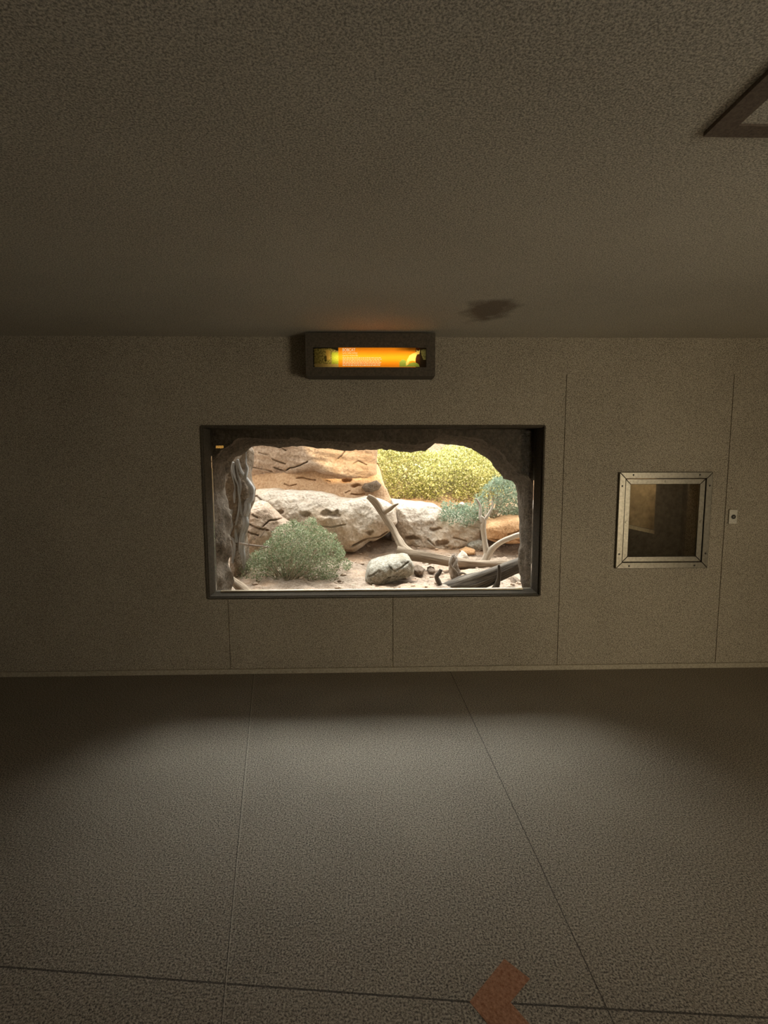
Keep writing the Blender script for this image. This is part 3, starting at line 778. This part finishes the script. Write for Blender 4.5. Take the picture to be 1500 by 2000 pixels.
o = rock([(766, 979), (780, 981), (830, 986), (856, 990), (880, 1004), (925, 1012), (950, 1018), (952, 1060), (930, 1082), (870, 1086), (800, 1084), (772, 1080), (764, 1050)],
         6.75, 0.9, 'pitted_rock_ledge', M_ledge, 0.009, 0.26, 0.24, 0.12, 2.0, 0.14, seed=12,
         pits=[(801, 1045, 11, 4, .15), (856, 1054, 13, 6, .16), (847, 1030, 9, 4, .09)],
         cracks=[([(830, 1046), (845, 1060), (870, 1062)], 1.3, .05), ([(880, 1045), (905, 1052)], 1.4, .05), ([(800, 1060), (815, 1068)], 1.2, .05)])
tag(o, 'pale rock ledge with two hollows behind the fallen grey log', 'rock')
o = rock([(484, 990), (492, 982), (508, 978), (520, 981), (535, 995), (548, 1008), (560, 1016), (575, 1030), (570, 1070), (520, 1085), (470, 1085), (470, 1020)],
         6.0, 0.14, 'leaning_boulder', M_cliff, 0.009, 0.2, 0.22, 0.08, 2.6, 0.1, seed=16,
         cracks=[([(486, 1016), (500, 1022), (515, 1028), (530, 1031)], 1.3, .10), ([(520, 1024), (530, 1014), (545, 1013), (560, 1011), (574, 1014)], 1.4, .10), ([(486, 1031), (500, 1036), (512, 1040)], 1.2, .08), ([(500, 1002), (510, 1008)], 1.1, .05)])
tag(o, 'cracked buff boulder between the fluted trunk and the green shrub', 'rock')
o = rock([(714, 1130), (716, 1116), (722, 1106), (740, 1100), (760, 1094), (790, 1091), (802, 1093), (808, 1104), (809, 1120), (800, 1126), (780, 1132), (757, 1140), (735, 1146), (716, 1144)],
         5.05, 0.42, 'grey_boulder', M_grey, 0.008, 0.13, 0.17, 0.06, 4.0, 0.05, seed=21, ridged=0.05,
         cracks=[([(757, 1099), (768, 1110), (785, 1104), (800, 1095)], 1.3, .04), ([(720, 1122), (735, 1112)], 1.2, .04), ([(745, 1130), (765, 1120), (780, 1125)], 1.2, .03)])
tag(o, 'angular grey boulder lying on the sand in front of the fallen log', 'rock')
for px, Y, lab, mt in (([(808, 1112), (818, 1108), (827, 1112), (827, 1121), (818, 1124), (809, 1121)], 5.35, 'small round stone touching the right side of the grey boulder', M_brown),
                   ([(836, 1113), (843, 1110), (850, 1112), (849, 1119), (842, 1121), (836, 1119)], 5.4, 'little brown pebble lying under the fallen log', M_brown),
                   ([(890, 1102), (897, 1088), (906, 1078), (912, 1082), (920, 1094), (926, 1104)], 5.9, 'pale pointed stone standing behind the fallen log', M_ledge),
                   ([(914, 1064), (922, 1059), (942, 1057), (946, 1070), (932, 1079), (916, 1076)], 6.45, 'blue grey stone behind the foot of the dead tree', M_grey),
                   ([(899, 1076), (912, 1070), (928, 1074), (928, 1082), (905, 1086)], 6.3, 'rusty flat stone beside the blue grey stone', M_orange),
                   ([(899, 984), (905, 981), (912, 988), (915, 998), (908, 1000), (901, 994)], 6.9, 'pale stone sitting high between the two rear shrubs', M_ledge),
                   ([(1000, 1138), (1006, 1130), (1014, 1131), (1020, 1142), (1012, 1150), (1000, 1149)], 4.95, 'brown stone in the bottom right corner behind the dark log', M_brown)):
    n_ = 'pebble' if Y < 5.5 else 'stone'
    o = rock(px, Y, 0.16, n_, mt, 0.006, 0.05, 0.07, 0.025, 6, seed=Y * 7, edge=0.006)
    tag(o, lab, 'stone')
o = rock([(948, 1030), (956, 1020), (985, 1014), (1030, 1010), (1040, 1060), (1000, 1062), (965, 1058), (950, 1052)], 6.35, 0.6, 'rusty_boulder', M_orange, 0.011, 0.14, 0.18, 0.05, 3, seed=31, strata=0.03,
         cracks=[([(955, 1049), (975, 1052), (1000, 1050), (1014, 1053)], 1.4, .08), ([(985, 1040), (1000, 1036), (1013, 1030)], 1.3, .06)])
tag(o, 'rusty orange boulder behind the forked dead tree at the right', 'rock')

# loose gravel on the sand: nobody could count it
mb = MB(); GR = np.random.default_rng(4)
for k in range(900):
    y = GR.uniform(4.6, 6.6); x = GR.uniform(-1.9, 1.9); r_ = 0.006 + 0.022 * GR.random() ** 3
    if noise.noise(Vector((x * 1.6, y * 1.6, 6))) < GR.uniform(-0.5, 0.4): continue
    z = gh(x, y); v = []
    for i in range(3):
        for j in range(6):
            a = j * math.pi / 3 + i * .4; f_ = (0.9, 1.0, 0.5)[i] * r_ * GR.uniform(.75, 1.25)
            v.append((x + f_ * math.cos(a) * 1.2, y + f_ * math.sin(a), z + (-.2, .35, .75)[i] * r_))
    mb.add(v, [(i * 6 + j, i * 6 + (j + 1) % 6, (i + 1) * 6 + (j + 1) % 6, (i + 1) * 6 + j) for i in range(2) for j in range(6)] + [tuple(range(12, 18))])
tag(mb.build('gravel', M_cliff), 'loose small gravel strewn over the sandy ground of the enclosure', 'gravel', None, 'stuff')

# ------------------------------------------------------------------ outdoors: wood
M_log = woodmat('weathered_tan_wood', (0.23, 0.17, 0.115), (0.46, 0.37, 0.275), (0.07, 0.048, 0.03))
M_pale = woodmat('bleached_wood', (0.40, 0.34, 0.27), (0.64, 0.57, 0.47), (0.16, 0.12, 0.08))
M_dark = woodmat('dark_weathered_wood', (0.055, 0.043, 0.032), (0.17, 0.14, 0.105), (0.012, 0.01, 0.008))
M_gnarl = woodmat('grey_gnarled_wood', (0.26, 0.20, 0.15), (0.58, 0.50, 0.42), (0.05, 0.035, 0.025))
M_greyroot = woodmat('silver_grey_root', (0.26, 0.24, 0.215), (0.56, 0.56, 0.55), (0.12, 0.1, 0.08))
M_trunk = rockmat('brown_trunk_bark', (0.09, 0.065, 0.045), (0.20, 0.15, 0.105), (0.34, 0.27, 0.2), 9, 60)
def pth(pts): return [at(x, y, Y) for x, y, Y in pts]
def rp(px, Y): return px / FPX * Y

lg = thing('fallen_log', 'long weathered log lying across the sand from the ledge to the right edge', 'log', at(880, 1112, 5.6))
mb = MB(); tube(mb, pth([(775, 1078, 5.62), (795, 1082, 5.6), (830, 1088, 5.55), (880, 1097, 5.5), (930, 1102, 5.5), (980, 1102, 5.5), (1030, 1100, 5.5)]), [rp(12, 5.6), rp(11.5, 5.6), rp(10.5, 5.6), rp(10, 5.6), rp(9, 5.6), rp(7, 5.6), rp(6, 5.6)], 20, 0.02, 0.10, 0.16, 0, 1)
mb.build('trunk', M_log, lg, True)
mb = MB(); tube(mb, pth([(800, 1082, 5.6), (786, 1068, 5.7), (776, 1050, 5.85), (768, 1034, 5.95), (758, 1020, 6.0), (748, 1005, 6.03), (738, 988, 6.05), (728, 976, 6.05), (718, 969, 6.05)]),
                [rp(10, 5.6), rp(8, 5.7), rp(6.5, 5.8), rp(7, 5.9), rp(7, 6), rp(6, 6), rp(7.5, 6), rp(7.5, 6), rp(4.5, 6)], 18, 0.02, 0.12, 0.18, 0, 4)
br = mb.build('branch', M_log, lg, True); br['label'] = 'bent branch rising against the ledge'
mb = MB(); tube(mb, pth([(752, 1000, 6.02), (762, 994, 5.97), (770, 988, 5.95), (778, 984, 5.93)]), [rp(5, 6), rp(4.5, 6), rp(3, 6), rp(1.2, 6)], 12, 0.012, 0.15, 0.15, 0, 6)
mb.build('stub', M_log, br, True)

tr = thing('forked_dead_tree', 'bleached forked dead tree standing behind the fallen log', 'dead tree', at(945, 1104, 5.85))
mb = MB(); tube(mb, pth([(940, 1108, 5.85), (948, 1094, 5.85), (955, 1080, 5.85), (966, 1068, 5.83), (980, 1058, 5.8), (996, 1051, 5.78), (1012, 1045, 5.75), (1032, 1040, 5.72)]), [rp(9, 5.8), rp(8, 5.8), rp(7.5, 5.8), rp(5.5, 5.8), rp(5.5, 5.8), rp(5, 5.8), rp(5, 5.8), rp(4, 5.8)], 16, 0.02, 0.12, 0.12, 0, 11)
mb.build('trunk', M_pale, tr, True)
mb = MB(); tube(mb, pth([(952, 1086, 5.86), (949, 1070, 5.88), (946, 1050, 5.9), (944, 1030, 5.9), (945, 1016, 5.9), (940, 1008, 5.9)]), [rp(7, 5.9), rp(6, 5.9), rp(5, 5.9), rp(4.5, 5.9), rp(4.5, 5.9), rp(1.5, 5.9)], 14, 0.02, 0.14, 0.1, 0, 14)
b1 = mb.build('branch', M_pale, tr, True)
for pp in ([(945, 1018, 5.9), (952, 1008, 5.9), (958, 998, 5.92), (962, 988, 5.95), (961, 978, 5.97)], [(943, 1022, 5.9), (938, 1008, 5.95), (938, 990, 6.0), (933, 978, 6.02), (929, 974, 6.02)]):
    mb = MB(); k = len(pp); tube(mb, pth(pp), [rp(3.5 - 2.2 * i / (k - 1), 5.9) for i in range(k)], 10, 0.02, 0.15, 0, 0, pp[1][0])
    mb.build('twig', M_pale, b1, True)

dk = thing('dark_log', 'thick dark log slanting up to the right at the bottom right corner', 'log', at(930, 1150, 4.75))
mb = MB(); tube(mb, pth([(848, 1156, 4.75), (872, 1150, 4.75), (900, 1146, 4.75), (935, 1136, 4.75), (965, 1124, 4.75), (990, 1113, 4.76), (1012, 1104, 4.78), (1035, 1094, 4.8)]), [rp(6, 4.75), rp(11, 4.75), rp(16, 4.75), rp(17, 4.75), rp(15.5, 4.75), rp(14, 4.75), rp(13, 4.75), rp(12, 4.75)], 24, 0.015, 0.12, 0.2, 0, 21)
mb.build('trunk', M_dark, dk, True)
for pp, ra in (([(860, 1156, 4.74), (857, 1140, 4.73), (852, 1127, 4.72), (858, 1118, 4.72), (861, 1112, 4.72)], [6, 5, 4, 4, 3.2]), ([(965, 1156, 4.66), (970, 1143, 4.66), (974, 1128, 4.65), (975, 1112, 4.65), (974, 1103, 4.65)], [10, 6, 4, 3.5, 2.2])):
    mb = MB(); tube(mb, pth(pp), [rp(r_, 4.7) for r_ in ra], 12, 0.012, 0.15, 0.15, 0, pp[0][0]); mb.build('stub', M_dark, dk, True)

st = thing('gnarled_stump', 'twisted grey snag standing in front of the fallen log above the dark log', 'stump', at(893, 1140, 4.95))
mb = MB()
tube(mb, pth([(897, 1146, 4.95), (892, 1134, 4.95), (888, 1122, 4.95), (886, 1112, 4.95), (887, 1100, 4.95), (887, 1090, 4.95), (884, 1084, 4.95)]), [rp(8, 5), rp(8, 5), rp(9.5, 5), rp(9.5, 5), rp(8, 5), rp(6, 5), rp(2, 5)], 20, 0.01, 0.2, 0.35, 8, 31)
mb.build('trunk', M_gnarl, st, True)
for pp in ([(882, 1088, 4.90), (879, 1103, 4.86), (890, 1115, 4.89), (896, 1126, 4.9), (900, 1138, 4.93)], [(892, 1094, 4.93), (888, 1104, 4.9), (884, 1114, 4.9), (890, 1128, 4.9), (902, 1136, 4.92)], [(896, 1122, 4.92), (904, 1119, 4.9), (912, 1123, 4.9)]):
    mb = MB(); k = len(pp); tube(mb, pth(pp), [rp(3.0 - 1.2 * i / (k - 1), 5) for i in range(k)], 8, 0.012, 0.2, 0, 0, pp[1][1]); mb.build('root_strand', M_gnarl, st, True)

ft = thing('fluted_trunk', 'brown trunk ribbed with silver grey roots along the left edge of the opening', 'tree trunk', at(463, 1140, 5.2))
rock([(434, 915), (440, 903), (462, 886), (486, 870), (490, 880), (483, 915), (486, 938), (494, 955), (490, 980), (482, 1000), (478, 1030), (474, 1060), (478, 1090), (480, 1135), (448, 1140), (450, 1090), (438, 1050), (434, 960)], 5.2, 0.25, 'trunk', M_trunk, 0.009, 0.10, 0.12, 0.03, 5, parent=ft, seed=41, edge=0.006, ridged=0.03)
TY = 5.068
for pp, ra in (([(455, 905), (452, 918), (456, 938), (459, 952), (458, 968), (458, 982)], [1.5, 1.5, 1.8, 2, 2.4, 1.5]), ([(456, 903), (455, 915), (460, 934), (465, 948), (466, 965), (469, 985), (472, 1003), (478, 1012)], [2, 3, 2, 2, 2, 2, 2, 2]),
               ([(464, 897), (468, 916), (476, 930), (484, 942), (491, 953), (492, 963), (490, 974), (483, 982), (483, 994), (478, 1008), (481, 1022), (477, 1038), (473, 1055), (472, 1072), (476, 1090), (477, 1112)], [2, 2.6, 3, 5, 5.5, 5, 4.5, 6.5, 6.5, 6, 6.5, 6, 6, 5.5, 3.5, 2]),
               ([(481, 880), (481, 895), (481, 907), (483, 915), (480, 930), (480, 938)], [1, 1.2, 1.5, 3, 3.2, 2.4]), ([(452, 996), (450, 1012), (452, 1028), (448, 1046), (456, 1056), (456, 1078), (454, 1100)], [2.5, 3, 3.2, 2.0, 2, 2.4, 2]),
               ([(462, 900), (464, 925), (470, 948), (468, 975), (466, 1000), (460, 1030), (462, 1060)], [1.3, 1.4, 1.6, 1.6, 1.6, 2.2, 3])):
    mb = MB(); tube(mb, [at(x, y, TY + 0.02 * (i % 2)) for i, (x, y) in enumerate(pp)], [rp(r_ * 1.0, TY) for r_ in ra], 12, 0.012, 0.4, 0.25, 0, pp[0][0]); q = mb.build('root', M_greyroot, ft, True); q['label'] = 'silver grey root'

mb = MB(); tube(mb, pth([(448, 1128, 4.72), (458, 1138, 4.70), (472, 1150, 4.68), (492, 1165, 4.66)]), [rp(5, 4.7), rp(7, 4.7), rp(9, 4.7), rp(10, 4.7)], 18, 0.012, 0.1, 0.22, 0, 51)
tag(mb.build('slanting_root', M_log, smooth=True, loc=at(470, 1160, 4.7)), 'brown grooved root slanting down into the bottom left corner of the view', 'root')
tw = thing('dead_twig', 'bare grey twig sticking out right from the fluted trunk', 'twig', at(470, 1066, 5.05))
mb = MB(); tube(mb, pth([(468, 1061, 5.05), (484, 1064, 4.98), (500, 1066, 4.95), (520, 1068, 4.93), (532, 1070, 4.92)]), [rp(2.6, 5), rp(2.2, 5), rp(1.8, 5), rp(1.2, 5), rp(.6, 5)], 8, 0.02, .15, 0, 0, 61); mb.build('stem', M_gnarl, tw, True)
for pp in ([(484, 1070, 4.98), (488, 1058, 4.95), (498, 1050, 4.93)], [(507, 1050, 4.95), (514, 1042, 4.93), (518, 1034, 4.93)], [(506, 1074, 4.95), (518, 1070, 4.93), (524, 1066, 4.92)]):
    mb = MB(); tube(mb, pth(pp), [rp(1.1, 5), rp(.9, 5), rp(.5, 5)], 6, 0.02, .15, 0, 0, pp[0][0]); mb.build('side_twig', M_gnarl, tw, True)

# ------------------------------------------------------------------ outdoors: shrubs
def shrub(name, label, outline_px, Y0, Y1, base_px, n_leaf, leaf, n_stem, lm, sm, clump=7.0, keep=0.45, seed=0, lin=1.0, up=0.3, rag=0.055):
    root = thing(name, label, 'shrub', at(*base_px))
    Ym = (Y0 + Y1) / 2; R_ = np.random.default_rng(seed + 100)
    poly = np.array(outline_px, float)
    lo, hi = poly.min(0), poly.max(0); V, F = [], []
    tips = []
    size = (hi - lo).min()
    cnt = 0
    while cnt < n_leaf:
        Q = R_.uniform(lo - 6, hi + 6, (4000, 2)); W_ = np.array([(noise.noise(Vector((x * rag, y * rag, seed))), noise.noise(Vector((x * rag, y * rag, seed + 20)))) for x, y in Q]) * 11.0; ok = inside(Q + W_, poly); Q = Q[ok]; dq, _ = poly_dist(Q + W_[ok], poly)
        for (x, y), d_ in zip(Q, dq):
            prf = math.sqrt(min(1.0, d_ / (size * 0.4)))
            yy = Ym + (Y1 - Y0) / 2 * (0.25 + 0.75 * prf) * R_.uniform(-1, 1)
            c = at(x, y, yy)
            nn = noise.noise(Vector(c * clump) + Vector((seed, 0, 0)))
            if nn < R_.uniform(-1, 1) * 0.5 - (keep - 0.5) or R_.random() > 0.35 + 0.65 * min(1, d_ / 6.0): continue
            a = R_.normal(size=3); a[2] += up; a /= np.linalg.norm(a); b = np.cross(a, R_.normal(size=3)); b /= np.linalg.norm(b)
            L = leaf * R_.uniform(0.6, 1.3); w_ = L * 0.34 / lin
            n0 = len(V)
            V += [c, c + a * L * .5 + b * w_, c + a * L, c + a * L * .5 - b * w_]; F.append((n0, n0 + 1, n0 + 2, n0 + 3))
            if cnt % max(1, n_leaf // n_stem) == 0: tips.append(c)
            cnt += 1
            if cnt >= n_leaf: break
    link_mesh('foliage', V, F, lm, root)
    mb = MB(); b0 = np.array(at(*base_px))
    for t in tips:
        m1 = b0 + (t - b0) * 0.5 + R_.normal(size=3) * 0.05; m1[2] += 0.06
        s0_ = b0 + np.append(R_.normal(size=2) * 0.05, 0)
        tube(mb, [s0_, m1, t], [0.007, 0.005, 0.002], 5, 0.08, 0)
    mb.build('stems', sm, root, True)
    return root
M_twig = plain('shrub_twigs', (0.34, 0.28, 0.20), 0.8, 0, 0.2, 0.3)
M_lg = leafmat('sage_leaves', [(0.0, (0.11, 0.14, 0.07)), (0.4, (0.20, 0.25, 0.13)), (0.7, (0.31, 0.36, 0.21)), (0.85, (0.42, 0.38, 0.26)), (1.0, (0.56, 0.56, 0.40))])
M_ly = leafmat('sunny_leaves', [(0.0, (0.17, 0.18, 0.06)), (0.35, (0.46, 0.47, 0.16)), (0.7, (0.70, 0.69, 0.33)), (1.0, (0.92, 0.87, 0.60))])
M_lt = leafmat('blue_green_leaves', [(0.0, (0.13, 0.18, 0.11)), (0.5, (0.25, 0.33, 0.23)), (1.0, (0.46, 0.52, 0.38))])
shrub('sunlit_shrub', 'big yellow green sunlit shrub behind the ledges at the top right of the view', [(734, 868), (760, 860), (820, 865), (850, 880), (880, 862), (960, 870), (1000, 920), (1000, 960), (960, 985), (905, 990), (870, 1000), (820, 990), (770, 978), (745, 965), (737, 930)],
      7.6, 9.0, (860, 985, 8.2), 42000, 0.034, 60, M_ly, M_twig, 3.0, 0.62, 3)
shrub('blue_green_shrub', 'airy blue green shrub at the right edge behind the forked dead tree', [(968, 928), (985, 925), (1030, 940), (1040, 1010), (1000, 1016), (960, 1012), (920, 1028), (880, 1030), (856, 1020), (856, 998), (870, 980), (896, 978), (925, 990), (930, 960), (950, 945)],
      6.35, 7.1, (960, 1035, 6.7), 9000, 0.027, 36, M_lt, M_twig, 4.0, 0.45, 7)
shrub('sage_shrub', 'grey green shrub on the sand in the left foreground', [(466, 1105), (480, 1090), (500, 1075), (520, 1060), (530, 1040), (545, 1028), (570, 1015), (590, 1012), (615, 1016), (640, 1035), (660, 1050), (672, 1070), (672, 1090), (690, 1100), (688, 1110), (665, 1118), (662, 1132), (640, 1148), (600, 1156), (540, 1158), (500, 1155), (474, 1140), (452, 1118), (452, 1100)],
      4.85, 5.7, (560, 1148, 5.0), 26000, 0.018, 100, M_lg, M_twig, 11.0, 0.38, 11, 1.2)

for o in bpy.data.objects:
    if '_org' in o: del o['_org']
